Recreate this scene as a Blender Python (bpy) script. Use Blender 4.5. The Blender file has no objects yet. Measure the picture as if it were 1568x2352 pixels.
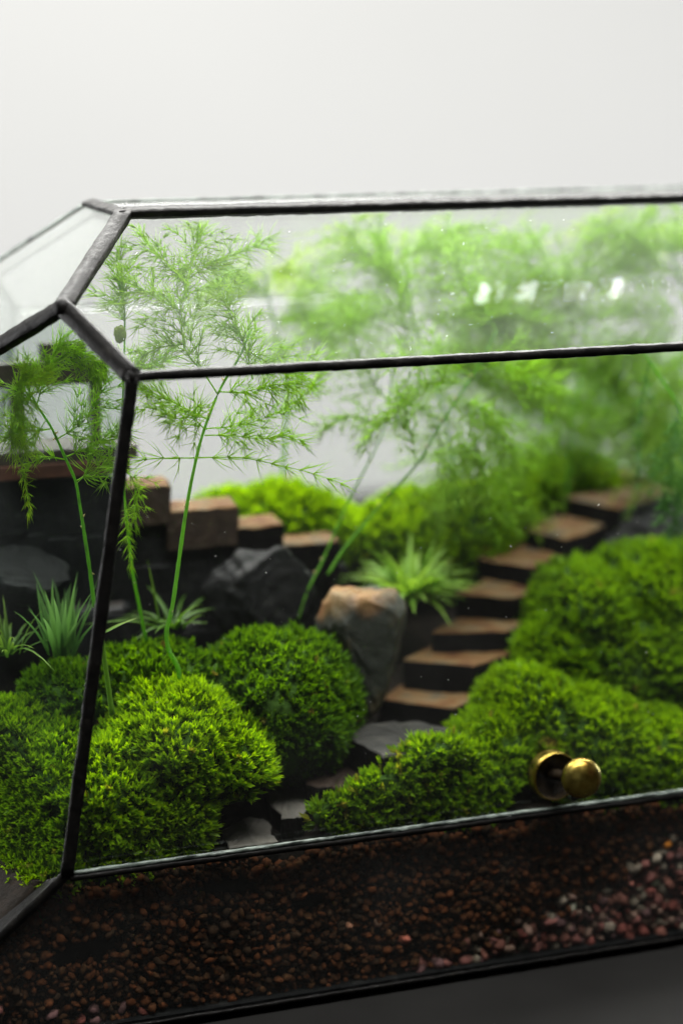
import bpy, bmesh, math, random
import numpy as np
from mathutils import Vector, Matrix
rng = np.random.default_rng(11)
random.seed(11)
S = 0.01                      # everything below is written in centimetres
sc = bpy.context.scene
COL = sc.collection
A3 = lambda *p: np.array(p, float)

# ------------------------------------------------------------------ camera
YAW, PIT = math.radians(20.07), math.radians(12.6)
FPX, PCX, PCY = 4844.0, 784.0, 1176.0          # focal length and centre in picture units (picture 1568 x 2352)
CF = A3(math.sin(YAW)*math.cos(PIT), math.cos(YAW)*math.cos(PIT), -math.sin(PIT))
CR = A3(math.cos(YAW), -math.sin(YAW), 0)
CU = np.cross(CR, CF)
CAM = A3(-12.46, -48.66, 24.87)
cam = bpy.data.cameras.new('camera')
cam.sensor_fit = 'VERTICAL'; cam.sensor_height = 36; cam.sensor_width = 24
cam.lens = 36*FPX/2352
cam.clip_start = 0.01; cam.clip_end = 20
cam.dof.use_dof = True; cam.dof.focus_distance = 0.540; cam.dof.aperture_fstop = 5.4
cam.dof.aperture_blades = 0
co = bpy.data.objects.new('camera', cam); COL.objects.link(co)
co.matrix_world = Matrix(((CR[0], CU[0], -CF[0], CAM[0]*S), (CR[1], CU[1], -CF[1], CAM[1]*S),
                          (CR[2], CU[2], -CF[2], CAM[2]*S), (0, 0, 0, 1)))
sc.camera = co
def ray(px, py): return CF + CR*(px-PCX)/FPX - CU*(py-PCY)/FPX
def at(px, py, y):            # picture point -> place at depth y behind the front glass
    r = ray(px, py); return CAM + r*((y-CAM[1])/r[1])
def atz(px, py, z):           # picture point -> place at height z
    r = ray(px, py); return CAM + r*((z-CAM[2])/r[2])
def ppc(p): return FPX/((np.asarray(p)-CAM)@CF)   # picture units per cm there

# ------------------------------------------------------------------ world, lights, exposure
w = bpy.data.worlds.new('World'); sc.world = w; w.use_nodes = True
w.node_tree.nodes['Background'].inputs[0].default_value = (0.9, 0.95, 1.0, 1)
w.node_tree.nodes['Background'].inputs[1].default_value = 0.035
vs = sc.view_settings
vs.view_transform = 'Standard'; vs.look = 'None'; vs.gamma = 1; vs.exposure = 0.0
sc.cycles.max_bounces = 10; sc.cycles.diffuse_bounces = 4; sc.cycles.glossy_bounces = 4
sc.cycles.transmission_bounces = 6; sc.cycles.transparent_max_bounces = 32
sc.cycles.caustics_reflective = False; sc.cycles.caustics_refractive = False
sc.cycles.sample_clamp_indirect = 4

def area(name, loc, target, sx, sy, power, color=(1, 1, 1), spread=180):
    l = bpy.data.lights.new(name, 'AREA'); l.shape = 'RECTANGLE'; l.size = sx*S; l.size_y = sy*S
    l.energy = power; l.color = color; l.spread = math.radians(spread)
    o = bpy.data.objects.new(name, l); COL.objects.link(o)
    o.location = Vector(loc)*S
    o.rotation_euler = (Vector(target)-Vector(loc)).to_track_quat('-Z', 'Y').to_euler()
    return o
area('overhead_softbox', (24, 35, 58), (20, 15, 6), 100, 24, 25, (1, 0.99, 0.95))
area('front_softbox', (6, -16, 74), (9, 3, 6), 60, 26, 11.5, (1, 0.99, 0.96))
area('wall_fill_lamp', (-48, 34, 10), (14, 60, 3), 12, 40, 8)  # both side fills are added out of view to brighten the lower wall
area('wall_fill_lamp', (104, 34, 10), (40, 60, 3), 12, 40, 13)
area('wall_fill_strip', (28, 19, 3.5), (30, 60, 7), 70, 3, 4.2)  # added strip hidden behind the base, brightens the lower wall

# ------------------------------------------------------------------ materials
def newmat(name):
    m = bpy.data.materials.new(name); m.use_nodes = True
    nt = m.node_tree; nt.nodes.clear()
    out = nt.nodes.new('ShaderNodeOutputMaterial')
    return m, nt, out
def N(nt, typ, **kw):
    n = nt.nodes.new(typ)
    for k, v in kw.items():
        if k in n.inputs: n.inputs[k].default_value = v
        else: setattr(n, k, v)
    return n
def ramp(nt, stops):
    r = nt.nodes.new('ShaderNodeValToRGB'); e = r.color_ramp.elements
    while len(e) > 1: e.remove(e[-1])
    e[0].position = stops[0][0]; e[0].color = (*stops[0][1], 1)
    for p, c in stops[1:]:
        x = e.new(p); x.color = (*c, 1)
    return r
def mat_rough(name, stops, rough=0.6, scale=60, bump=0.3, bscale=200, metallic=0, spec=0.4, detail=6, rstops=None):
    m, nt, out = newmat(name); L = nt.links
    tc = N(nt, 'ShaderNodeTexCoord')
    n1 = N(nt, 'ShaderNodeTexNoise', Scale=scale, Detail=detail, Roughness=0.62)
    L.new(tc.outputs['Object'], n1.inputs['Vector'])
    r = ramp(nt, stops); L.new(n1.outputs['Fac'], r.inputs['Fac'])
    p = N(nt, 'ShaderNodeBsdfPrincipled', Roughness=rough, Metallic=metallic)
    p.inputs['Specular IOR Level'].default_value = spec
    L.new(r.outputs['Color'], p.inputs['Base Color'])
    if rstops:
        n3 = N(nt, 'ShaderNodeTexNoise', Scale=scale*2.3, Detail=5.0); L.new(tc.outputs['Object'], n3.inputs['Vector'])
        rr = ramp(nt, [(a, (b, b, b)) for a, b in rstops]); L.new(n3.outputs['Fac'], rr.inputs['Fac'])
        L.new(rr.outputs['Color'], p.inputs['Roughness'])
    if bump:
        n2 = N(nt, 'ShaderNodeTexNoise', Scale=bscale, Detail=8.0, Roughness=0.65)
        L.new(tc.outputs['Object'], n2.inputs['Vector'])
        b = N(nt, 'ShaderNodeBump', Strength=bump, Distance=0.001)
        L.new(n2.outputs['Fac'], b.inputs['Height']); L.new(b.outputs['Normal'], p.inputs['Normal'])
    L.new(p.outputs['BSDF'], out.inputs['Surface'])
    return m
def mat_leaf(name, translucent=0.35, rough=0.42, spec=0.35):
    m, nt, out = newmat(name); L = nt.links
    at_ = N(nt, 'ShaderNodeAttribute', attribute_name='tint')
    p = N(nt, 'ShaderNodeBsdfPrincipled', Roughness=rough); p.inputs['Specular IOR Level'].default_value = spec
    t = N(nt, 'ShaderNodeBsdfTranslucent')
    hs = N(nt, 'ShaderNodeHueSaturation', Hue=0.485, Saturation=1.1, Value=1.8)
    L.new(at_.outputs['Color'], p.inputs['Base Color']); L.new(at_.outputs['Color'], hs.inputs['Color'])
    L.new(hs.outputs['Color'], t.inputs['Color'])
    mx = N(nt, 'ShaderNodeMixShader', Fac=translucent)
    L.new(p.outputs['BSDF'], mx.inputs[1]); L.new(t.outputs['BSDF'], mx.inputs[2])
    L.new(mx.outputs['Shader'], out.inputs['Surface'])
    return m
def mat_tint(name, rough=0.6, bump=0.3, bscale=500, spec=0.4):
    m, nt, out = newmat(name); L = nt.links
    at_ = N(nt, 'ShaderNodeAttribute', attribute_name='tint')
    tc = N(nt, 'ShaderNodeTexCoord')
    n1 = N(nt, 'ShaderNodeTexNoise', Scale=bscale*0.7, Detail=5.0); L.new(tc.outputs['Object'], n1.inputs['Vector'])
    r = ramp(nt, [(0.3, (0.55, 0.55, 0.55)), (0.7, (1.25, 1.25, 1.25))]); L.new(n1.outputs['Fac'], r.inputs['Fac'])
    mul = N(nt, 'ShaderNodeMix', data_type='RGBA', blend_type='MULTIPLY'); mul.inputs['Factor'].default_value = 1
    L.new(at_.outputs['Color'], mul.inputs['A']); L.new(r.outputs['Color'], mul.inputs['B'])
    p = N(nt, 'ShaderNodeBsdfPrincipled', Roughness=rough); p.inputs['Specular IOR Level'].default_value = spec
    L.new(mul.outputs['Result'], p.inputs['Base Color'])
    b = N(nt, 'ShaderNodeBump', Strength=bump, Distance=0.0006); L.new(n1.outputs['Fac'], b.inputs['Height'])
    L.new(b.outputs['Normal'], p.inputs['Normal'])
    L.new(p.outputs['BSDF'], out.inputs['Surface'])
    return m
def mat_glass(name, haze=0.02, tint=(0.992, 0.996, 0.993), rough=0.03, bump=0.02, smear=0.03):
    """Thin window glass: Schlick reflection over clear transmission, plus a film of condensation and dust."""
    m, nt, out = newmat(name); L = nt.links
    tc = N(nt, 'ShaderNodeTexCoord')
    lw = N(nt, 'ShaderNodeLayerWeight', Blend=0.5)
    pw = N(nt, 'ShaderNodeMath', operation='POWER'); pw.inputs[1].default_value = 5
    ma = N(nt, 'ShaderNodeMath', operation='MULTIPLY_ADD'); ma.inputs[1].default_value = 0.9; ma.inputs[2].default_value = 0.032
    L.new(lw.outputs['Facing'], pw.inputs[0]); L.new(pw.outputs[0], ma.inputs[0])
    tr = N(nt, 'ShaderNodeBsdfTransparent'); tr.inputs[0].default_value = (*tint, 1)
    gl = N(nt, 'ShaderNodeBsdfGlossy', Roughness=rough); gl.inputs[0].default_value = (1, 1, 1, 1)
    wv = N(nt, 'ShaderNodeTexNoise', Scale=35.0, Detail=3.0); L.new(tc.outputs['Object'], wv.inputs['Vector'])
    bp = N(nt, 'ShaderNodeBump', Strength=bump, Distance=0.002)
    L.new(wv.outputs['Fac'], bp.inputs['Height']); L.new(bp.outputs['Normal'], gl.inputs['Normal'])
    mx = N(nt, 'ShaderNodeMixShader'); L.new(ma.outputs[0], mx.inputs[0])
    L.new(tr.outputs[0], mx.inputs[1]); L.new(gl.outputs[0], mx.inputs[2])
    df = N(nt, 'ShaderNodeBsdfDiffuse'); df.inputs[0].default_value = (0.85, 0.87, 0.86, 1)
    tl = N(nt, 'ShaderNodeBsdfTranslucent'); tl.inputs[0].default_value = (0.85, 0.87, 0.86, 1)
    dm = N(nt, 'ShaderNodeMixShader', Fac=0.5); L.new(df.outputs[0], dm.inputs[1]); L.new(tl.outputs[0], dm.inputs[2])
    n2 = N(nt, 'ShaderNodeTexNoise', Scale=28.0, Detail=6.0, Roughness=0.6); L.new(tc.outputs['Object'], n2.inputs['Vector'])
    hz = N(nt, 'ShaderNodeMapRange'); hz.inputs[1].default_value = 0.35; hz.inputs[2].default_value = 0.72
    hz.inputs[3].default_value = haze; hz.inputs[4].default_value = haze+smear
    L.new(n2.outputs['Fac'], hz.inputs[0])
    m2 = N(nt, 'ShaderNodeMixShader'); L.new(hz.outputs[0], m2.inputs[0])
    L.new(mx.outputs[0], m2.inputs[1]); L.new(dm.outputs[0], m2.inputs[2])
    L.new(m2.outputs[0], out.inputs['Surface'])
    return m

M_glass = mat_glass('clear_glass', 0.0, smear=0.003)
M_roofglass = mat_glass('fogged_glass', 0.012, smear=0.035, bump=0.035, rough=0.04)
M_hipglass = mat_glass('dusty_glass', 0.06, tint=(0.90, 0.92, 0.905), smear=0.035)
M_baseglass = mat_glass('base_glass', 0.002, tint=(0.9, 0.91, 0.89), smear=0.018)
M_endglass = mat_glass('end_glass', 0.001, tint=(0.82, 0.86, 0.845), smear=0.006)  # tint darkened: the dark room reflected in the end panes put into it
M_edge = mat_rough('glass_edge', [(0.35, (0.03, 0.04, 0.035)), (0.7, (0.28, 0.33, 0.29))], rough=0.35, scale=160, bump=0.5, bscale=900, spec=0.6)
M_came = mat_rough('black_patina', [(0.3, (0.002, 0.002, 0.002)), (0.6, (0.005, 0.0045, 0.004)), (0.76, (0.02, 0.019, 0.016))],
                   rough=0.42, scale=260, bump=0.3, bscale=620, spec=0.12, rstops=[(0.3, 0.34), (0.7, 0.6)])
M_brass = mat_rough('aged_brass', [(0.25, (0.16, 0.06, 0.02)), (0.42, (0.24, 0.16, 0.03)), (0.6, (0.34, 0.27, 0.065)), (0.8, (0.28, 0.2, 0.045))],
                    rough=0.36, scale=150, bump=0.04, bscale=1500, metallic=1, rstops=[(0.3, 0.22), (0.7, 0.45)])
M_bronze = mat_rough('dark_bronze', [(0.3, (0.006, 0.004, 0.002)), (0.7, (0.022, 0.014, 0.006))], rough=0.6, scale=330, bump=0.3, bscale=900, spec=0.2)  # dark bronze for the inside of the cup and the neck
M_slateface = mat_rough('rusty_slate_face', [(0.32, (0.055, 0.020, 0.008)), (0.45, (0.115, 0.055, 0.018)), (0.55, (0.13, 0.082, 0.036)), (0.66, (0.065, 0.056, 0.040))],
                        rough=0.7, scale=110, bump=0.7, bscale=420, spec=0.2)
M_slategrey = mat_rough('grey_slate_face', [(0.3, (0.11, 0.105, 0.095)), (0.55, (0.16, 0.15, 0.13)), (0.75, (0.23, 0.215, 0.185))],
                        rough=0.65, scale=140, bump=0.8, bscale=380, spec=0.2)
M_slatedark = mat_rough('dark_slate_face', [(0.3, (0.022, 0.022, 0.021)), (0.55, (0.04, 0.039, 0.036)), (0.75, (0.07, 0.066, 0.058))],
                        rough=0.7, scale=140, bump=0.8, bscale=380, spec=0.12)
M_slateshade = mat_rough('slate_edge_shade', [(0.3, (0.002, 0.002, 0.002)), (0.7, (0.006, 0.0055, 0.005))], rough=0.7, scale=200, bump=0.8, bscale=500, spec=0.06)  # slab sides near black: shade of the risers put into the colour
M_woodstep = mat_rough('brown_stone_face', [(0.3, (0.014, 0.007, 0.004)), (0.55, (0.028, 0.015, 0.008)), (0.8, (0.055, 0.035, 0.02))], rough=0.65, scale=150, bump=0.8, bscale=420)
M_darkstone = mat_rough('black_stone', [(0.3, (0.003, 0.0035, 0.004)), (0.6, (0.009, 0.0095, 0.010)), (0.74, (0.03, 0.03, 0.029))], rough=0.5, scale=170, bump=0.8, bscale=450, spec=0.14)
M_redwood = mat_rough('dark_red_wood', [(0.3, (0.04, 0.014, 0.01)), (0.7, (0.12, 0.04, 0.028))], rough=0.5, scale=120, bump=0.4, bscale=300)
M_darkwood = mat_rough('dark_wood', [(0.3, (0.02, 0.014, 0.010)), (0.7, (0.06, 0.045, 0.035))], rough=0.5, scale=160, bump=0.5, bscale=300)
M_soil = mat_rough('dark_soil', [(0.3, (0.005, 0.004, 0.0025)), (0.6, (0.014, 0.010, 0.007)), (0.8, (0.035, 0.023, 0.014))], rough=0.85, scale=260, bump=1, bscale=300, spec=0.2)
M_table = mat_rough('charcoal_table', [(0.3, (0.009, 0.0088, 0.0084)), (0.7, (0.012, 0.0118, 0.0113))], rough=0.6, scale=20, bump=0.03, bscale=900, spec=0.05)
M_wall = mat_rough('white_wall', [(0.3, (0.154, 0.1548, 0.1528)), (0.7, (0.160, 0.1608, 0.1588))], rough=0.9, scale=2, bump=0, spec=0.05)
M_moss = mat_leaf('moss_leaf', 0.45, 0.42, 0.2)
M_dust = mat_rough('pale_dust', [(0.3, (0.3, 0.3, 0.29)), (0.7, (0.7, 0.7, 0.68))], rough=0.9, scale=50, bump=0)
M_cush = mat_rough('moss_cushion', [(0.3, (0.02, 0.05, 0.008)), (0.7, (0.05, 0.11, 0.012))], rough=0.9, scale=300, bump=1, bscale=500, spec=0.1)
M_fern = mat_leaf('fern_needle', 0.58, 0.5, 0.15)
M_blade = mat_leaf('grass_blade', 0.4, 0.45, 0.15)
M_pebble = mat_tint('pebble', 0.95, 0.8, 700, 0.04)
# the boulder: slate grey with an ochre stain on its crown
def mat_boulder():
    m, nt, out = newmat('ochre_stained_boulder'); L = nt.links
    tc = N(nt, 'ShaderNodeTexCoord')
    n1 = N(nt, 'ShaderNodeTexNoise', Scale=90.0, Detail=8.0, Roughness=0.65); L.new(tc.outputs['Object'], n1.inputs['Vector'])
    g = ramp(nt, [(0.3, (0.010, 0.013, 0.010)), (0.52, (0.022, 0.026, 0.018)), (0.62, (0.055, 0.043, 0.018)), (0.75, (0.03, 0.032, 0.024))])
    L.new(n1.outputs['Fac'], g.inputs['Fac'])
    o = ramp(nt, [(0.3, (0.20, 0.075, 0.02)), (0.5, (0.23, 0.125, 0.04)), (0.7, (0.20, 0.155, 0.08))]); L.new(n1.outputs['Fac'], o.inputs['Fac'])
    a = N(nt, 'ShaderNodeAttribute', attribute_name='tint')
    mx = N(nt, 'ShaderNodeMix', data_type='RGBA')
    L.new(a.outputs['Fac'], mx.inputs['Factor']); L.new(g.outputs['Color'], mx.inputs['A']); L.new(o.outputs['Color'], mx.inputs['B'])
    p = N(nt, 'ShaderNodeBsdfPrincipled', Roughness=0.6); L.new(mx.outputs['Result'], p.inputs['Base Color'])
    n2 = N(nt, 'ShaderNodeTexNoise', Scale=300.0, Detail=8.0, Roughness=0.7); L.new(tc.outputs['Object'], n2.inputs['Vector'])
    b = N(nt, 'ShaderNodeBump', Strength=0.8, Distance=0.001); L.new(n2.outputs['Fac'], b.inputs['Height']); L.new(b.outputs['Normal'], p.inputs['Normal'])
    L.new(p.outputs['BSDF'], out.inputs['Surface']); return m
M_boulder = mat_boulder()

# ------------------------------------------------------------------ mesh helpers
class G:
    """Collects vertices, triangles, quads and per-vertex tints (all in cm)."""
    def __init__(s): s.v = []; s.t = []; s.q = []; s.c = []; s.mt = []; s.mq = []; s.n = 0
    def add(s, v, t=None, q=None, c=None, mi=0):
        v = np.asarray(v, float).reshape(-1, 3)
        if t is not None and len(t): t = np.asarray(t, int).reshape(-1, 3); s.t.append(t+s.n); s.mt.append(np.full(len(t), mi))
        if q is not None and len(q): q = np.asarray(q, int).reshape(-1, 4); s.q.append(q+s.n); s.mq.append(np.full(len(q), mi))
        if c is None: c = np.tile([1., 1., 1.], (len(v), 1))
        c = np.asarray(c, float)
        if c.ndim == 1: c = np.tile(c, (len(v), 1))
        s.v.append(v); s.c.append(c); s.n += len(v)
def build(name, g, mat, parent=None, smooth=True, kind=None, origin=None):
    V = np.concatenate(g.v); T = np.concatenate(g.t) if g.t else np.zeros((0, 3), int); Q = np.concatenate(g.q) if g.q else np.zeros((0, 4), int)
    C = np.concatenate(g.c)
    if parent is not None: org = np.array(parent['_org'])
    else: org = np.asarray(origin if origin is not None else (0, 0, 0), float)
    me = bpy.data.meshes.new(name)
    me.vertices.add(len(V)); me.vertices.foreach_set('co', ((V-org)*S).astype(np.float32).ravel())
    loops = np.concatenate([T.ravel(), Q.ravel()]).astype(np.int32)
    me.loops.add(len(loops)); me.loops.foreach_set('vertex_index', loops)
    nt, nq = len(T), len(Q)
    me.polygons.add(nt+nq)
    me.polygons.foreach_set('loop_start', np.concatenate([np.arange(nt)*3, nt*3+np.arange(nq)*4]).astype(np.int32))
    mats = mat if isinstance(mat, (list, tuple)) else [mat]
    for m_ in mats: me.materials.append(m_)
    mi = np.concatenate((g.mt if g.mt else [])+(g.mq if g.mq else [])).astype(np.int32)
    me.polygons.foreach_set('material_index', mi)
    me.update(calc_edges=True)
    me.polygons.foreach_set('use_smooth', np.full(nt+nq, smooth))
    ca = me.color_attributes.new('tint', 'FLOAT_COLOR', 'POINT')
    ca.data.foreach_set('color', np.concatenate([C, np.ones((len(C), 1))], 1).astype(np.float32).ravel())
    me.validate()
    o = bpy.data.objects.new(name, me); COL.objects.link(o)
    o['_org'] = [float(x) for x in org]
    if parent is not None: o.parent = parent
    else: o.location = Vector(org)*S
    if kind: o['kind'] = kind
    return o
def tag(o, label, cat, group=None):
    o['label'] = label; o['category'] = cat
    if group: o['group'] = group
    return o
def thing(name, label, cat, loc, group=None):
    o = bpy.data.objects.new(name, None); COL.objects.link(o)
    o.empty_display_size = 0.01; o.location = Vector(loc)*S; o['_org'] = [float(x) for x in loc]
    return tag(o, label, cat, group)
def nrm(v):
    v = np.asarray(v, float); return v/np.maximum(np.linalg.norm(v, axis=-1, keepdims=True), 1e-9)
def noise3(P, seed, freq, octaves=3):
    r = np.random.default_rng(seed); P = np.asarray(P, float); out = np.zeros(len(P)); amp = 1.; tot = 0
    for _ in range(octaves):
        for _k in range(4):
            d = r.normal(size=3); d /= np.linalg.norm(d)
            out += amp*np.sin(P@d*freq*r.uniform(0.7, 1.3)*2*math.pi+r.uniform(0, 6.3))/4
        tot += amp; amp *= 0.5; freq *= 2.1
    return out/tot*2
def resample(pts, n):
    P = np.asarray(pts, float)
    Q = np.vstack([2*P[0]-P[1], P, 2*P[-1]-P[-2]])
    out = []
    m = len(P)-1
    for u in np.linspace(0, m-1e-6, n*3):
        i = int(u); t = u-i
        a, b, c, d = Q[i], Q[i+1], Q[i+2], Q[i+3]
        out.append(0.5*((2*b)+(-a+c)*t+(2*a-5*b+4*c-d)*t*t+(-a+3*b-3*c+d)*t**3))
    out = np.array(out); s = np.r_[0, np.cumsum(np.linalg.norm(np.diff(out, axis=0), axis=1))]
    tt = np.linspace(0, s[-1], n)
    return np.stack([np.interp(tt, s, out[:, k]) for k in range(3)], 1)
def frame(d):
    d = nrm(d); up = np.where(np.abs(d[..., 2:3]) < 0.9, A3(0, 0, 1), A3(1, 0, 0))
    a = nrm(np.cross(up, d)); b = np.cross(d, a); return a, b
def tube(g, pts, r0, r1, sides=6, c=None, wob=0.0, mi=0):
    P = np.asarray(pts, float); n = len(P)
    d = np.gradient(P, axis=0); a, b = frame(d)
    r = np.linspace(r0, r1, n)*(1+wob*rng.normal(size=n))
    th = np.arange(sides)*2*math.pi/sides
    V = P[:, None]+r[:, None, None]*(np.cos(th)[None, :, None]*a[:, None]+np.sin(th)[None, :, None]*b[:, None])
    i, j = np.meshgrid(np.arange(n-1), np.arange(sides), indexing='ij'); j2 = (j+1) % sides
    q = np.stack([i*sides+j, i*sides+j2, (i+1)*sides+j2, (i+1)*sides+j], -1).reshape(-1, 4)
    base = V.reshape(-1, 3)
    g.add(np.vstack([base, P[:1], P[-1:]]),
          t=np.vstack([[[n*sides, (k+1) % sides, k] for k in range(sides)], [[n*sides+1, (n-1)*sides+k, (n-1)*sides+(k+1) % sides] for k in range(sides)]]),
          q=q, c=c, mi=mi)
def needles(g, base, d, length, rad, bend, c, seg=2):
    """Three-sided tapering needles, one per row."""
    base = np.asarray(base); n = len(base); d = nrm(d); a, b = frame(d)
    th = np.arange(3)*2*math.pi/3
    ring = np.cos(th)[None, :, None]*a[:, None]+np.sin(th)[None, :, None]*b[:, None]
    L = length[:, None]
    mid = base+d*L*0.5+bend*L*0.12; tip = base+d*L*0.97+bend*L*0.42
    V = np.concatenate([base[:, None]+ring*rad[:, None, None], mid[:, None]+ring*rad[:, None, None]*0.85, tip[:, None]], 1)
    o = (np.arange(n)*7)[:, None, None]
    q = np.array([[k, (k+1) % 3, 3+(k+1) % 3, 3+k] for k in range(3)])[None]+o
    t = np.array([[3+k, 3+(k+1) % 3, 6] for k in range(3)])[None]+o
    g.add(V, t=t, q=q, c=np.repeat(c, 7, 0))
def blades(g, base, d, up, length, width, droop, c, ctip=None, seg=4, fold=0.25):
    """Curved pointed leaves with a shallow keel; d = start direction, droop bends them down/outwards."""
    base = np.asarray(base); n = len(base); d = nrm(d)
    side = nrm(np.cross(d, up)); nn = np.cross(side, d)
    ts = np.linspace(0, 1, seg+1)
    V = np.zeros((n, 3*seg+1, 3)); 
    for k, t in enumerate(ts):
        p = base+d*(length*t)[:, None]+droop*(length*t*t)[:, None]
        if k == seg: V[:, 3*seg] = p; break
        wk = width*(0.55+0.45*math.sin(math.pi*min(1, t*1.25+0.15)))*(1 if t < 0.5 else (1-(t-0.5)*1.1))
        V[:, 3*k] = p-side*wk[:, None]/2+nn*(wk*fold)[:, None]; V[:, 3*k+1] = p; V[:, 3*k+2] = p+side*wk[:, None]/2+nn*(wk*fold)[:, None]
    q = []; 
    for k in range(seg-1):
        for s_ in (0, 1): q.append([3*k+s_, 3*k+s_+1, 3*k+s_+4, 3*k+s_+3])
    e = 3*(seg-1); t = [[e, e+1, 3*seg], [e+1, e+2, 3*seg]]
    o = (np.arange(n)*(3*seg+1))[:, None, None]
    cc = np.repeat(c[:, None], 3*seg+1, 1)
    if ctip is not None:
        wt = np.r_[np.repeat(ts[:-1], 3), 1.0][None, :, None]**1.5
        cc = cc*(1-wt)+ctip[:, None]*wt
    g.add(V, t=np.array(t)[None]+o, q=(np.array(q)[None]+o) if q else None, c=cc.reshape(-1, 3))
def small_leaves(g, base, d, length, width, bend, c):
    base = np.asarray(base); n = len(base); d = nrm(d); a, b = frame(d)
    ph = rng.uniform(0, 6.3, n)[:, None]; side = a*np.cos(ph)+b*np.sin(ph)
    L = length[:, None]; W = width[:, None]
    mid = base+d*L*0.5+bend*L*0.1; tip = base+d*L+bend*L*0.35
    V = np.stack([base-side*W*0.3, base+side*W*0.3, mid-side*W*0.5, mid+side*W*0.5, tip], 1)
    o = (np.arange(n)*5)[:, None, None]
    g.add(V, t=np.array([[2, 3, 4]])[None]+o, q=np.array([[0, 1, 3, 2]])[None]+o, c=np.repeat(c, 5, 0))
def prism(g, poly, thick, jitter=0.03, bevel=0.05, seed=1, sub=6, top_mi=0, side_mi=1, rise=0.02, direction=(0, 0, -1)):
    """Stone slab: outline poly (top, any plane) roughened along its edges, extruded along direction."""
    P = np.asarray(poly, float); r = np.random.default_rng(seed); d = np.asarray(direction, float)
    ring = []
    for i in range(len(P)):
        a, b = P[i], P[(i+1) % len(P)]
        for k in range(sub):
            p = a+(b-a)*(k/sub)
            ring.append(p+(r.normal(size=3)*jitter*A3(1, 1, 0.15) if k else r.normal(size=3)*jitter*0.4*A3(1, 1, 0.15)))
    ring = np.array(ring); n = len(ring); c = ring.mean(0)
    inn = ring+nrm(c-ring)*bevel*r.uniform(0.4, 1.6, (n, 1))
    inn2 = c+(inn-c)*0.55+r.normal(size=(n, 3))*A3(0, 0, rise)
    low = ring+d*bevel*r.uniform(0.5, 1.5, (n, 1))
    m1 = low+d*(thick*0.5)+r.normal(size=(n, 3))*jitter*0.8
    bot = ring+d*thick+r.normal(size=(n, 3))*jitter*0.3
    V = np.vstack([c[None], inn2, inn, low, m1, bot, (c+d*thick)[None]])
    k = np.arange(n); k2 = (k+1) % n
    t = np.stack([np.zeros(n, int), 1+k, 1+k2], 1)
    g.add(V, t=t, mi=top_mi)
    g0 = g.n-len(V)
    def quads(a, b, mi):
        q = np.stack([a+k, b+k, b+k2, a+k2], 1)+g0; g.q.append(q); g.mq.append(np.full(n, mi))
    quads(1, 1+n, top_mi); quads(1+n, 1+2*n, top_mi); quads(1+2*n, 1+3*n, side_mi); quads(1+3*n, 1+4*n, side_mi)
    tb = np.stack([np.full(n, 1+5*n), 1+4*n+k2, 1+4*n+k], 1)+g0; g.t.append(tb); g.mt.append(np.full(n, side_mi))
def box(g, lo, hi, bev=0.04, mi=0, rotz=0.0, c=None):
    lo = A3(*lo); hi = A3(*hi); ctr = (lo+hi)/2; h = (hi-lo)/2
    bm = bmesh.new(); bmesh.ops.create_cube(bm, size=2)
    for v in bm.verts: v.co = Vector((v.co.x*h[0], v.co.y*h[1], v.co.z*h[2]))
    if bev: bmesh.ops.bevel(bm, geom=list(bm.edges), offset=bev, segments=2, profile=0.6, affect='EDGES')
    bmesh.ops.triangulate(bm, faces=list(bm.faces))
    bm.verts.index_update(); V = np.array([v.co[:] for v in bm.verts]); T = [[v.index for v in f.verts] for f in bm.faces]; bm.free()
    cs, sn = math.cos(rotz), math.sin(rotz); V = V@np.array([[cs, sn, 0], [-sn, cs, 0], [0, 0, 1]])+ctr
    g.add(V, t=T, mi=mi, c=c)
def ico(sub):
    bm = bmesh.new(); bmesh.ops.create_icosphere(bm, subdivisions=sub, radius=1)
    bm.verts.index_update(); V = np.array([v.co[:] for v in bm.verts]); T = np.array([[v.index for v in f.verts] for f in bm.faces]); bm.free(); return V, T
ICO1, ICO2, ICO4, ICO5 = ico(1), ico(2), ico(4), ico(5)
def lathe(g, prof, centre, axis, n=48, mi=0):
    a, b = frame(A3(*axis)[None]); a = a[0]; b = b[0]; ax = nrm(A3(*axis)); prof = np.asarray(prof, float); m = len(prof)
    th = np.arange(n)*2*math.pi/n
    V = np.asarray(centre)+prof[:, None, 0:1]*(np.cos(th)[None, :, None]*a+np.sin(th)[None, :, None]*b)+prof[:, None, 1:2]*ax
    i, j = np.meshgrid(np.arange(m-1), np.arange(n), indexing='ij'); j2 = (j+1) % n
    g.add(V.reshape(-1, 3), q=np.stack([i*n+j, i*n+j2, (i+1)*n+j2, (i+1)*n+j], -1).reshape(-1, 4), mi=mi)

# ------------------------------------------------------------------ setting
g = G(); box(g, (-110, -62, -3), (170, 60, 0), 0.2); o = build('table', g, M_table, smooth=False, kind='structure')
g = G(); box(g, (-160, 60.2, -6), (240, 62, 150), 0); o = build('wall', g, M_wall, smooth=False, kind='structure')

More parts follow.
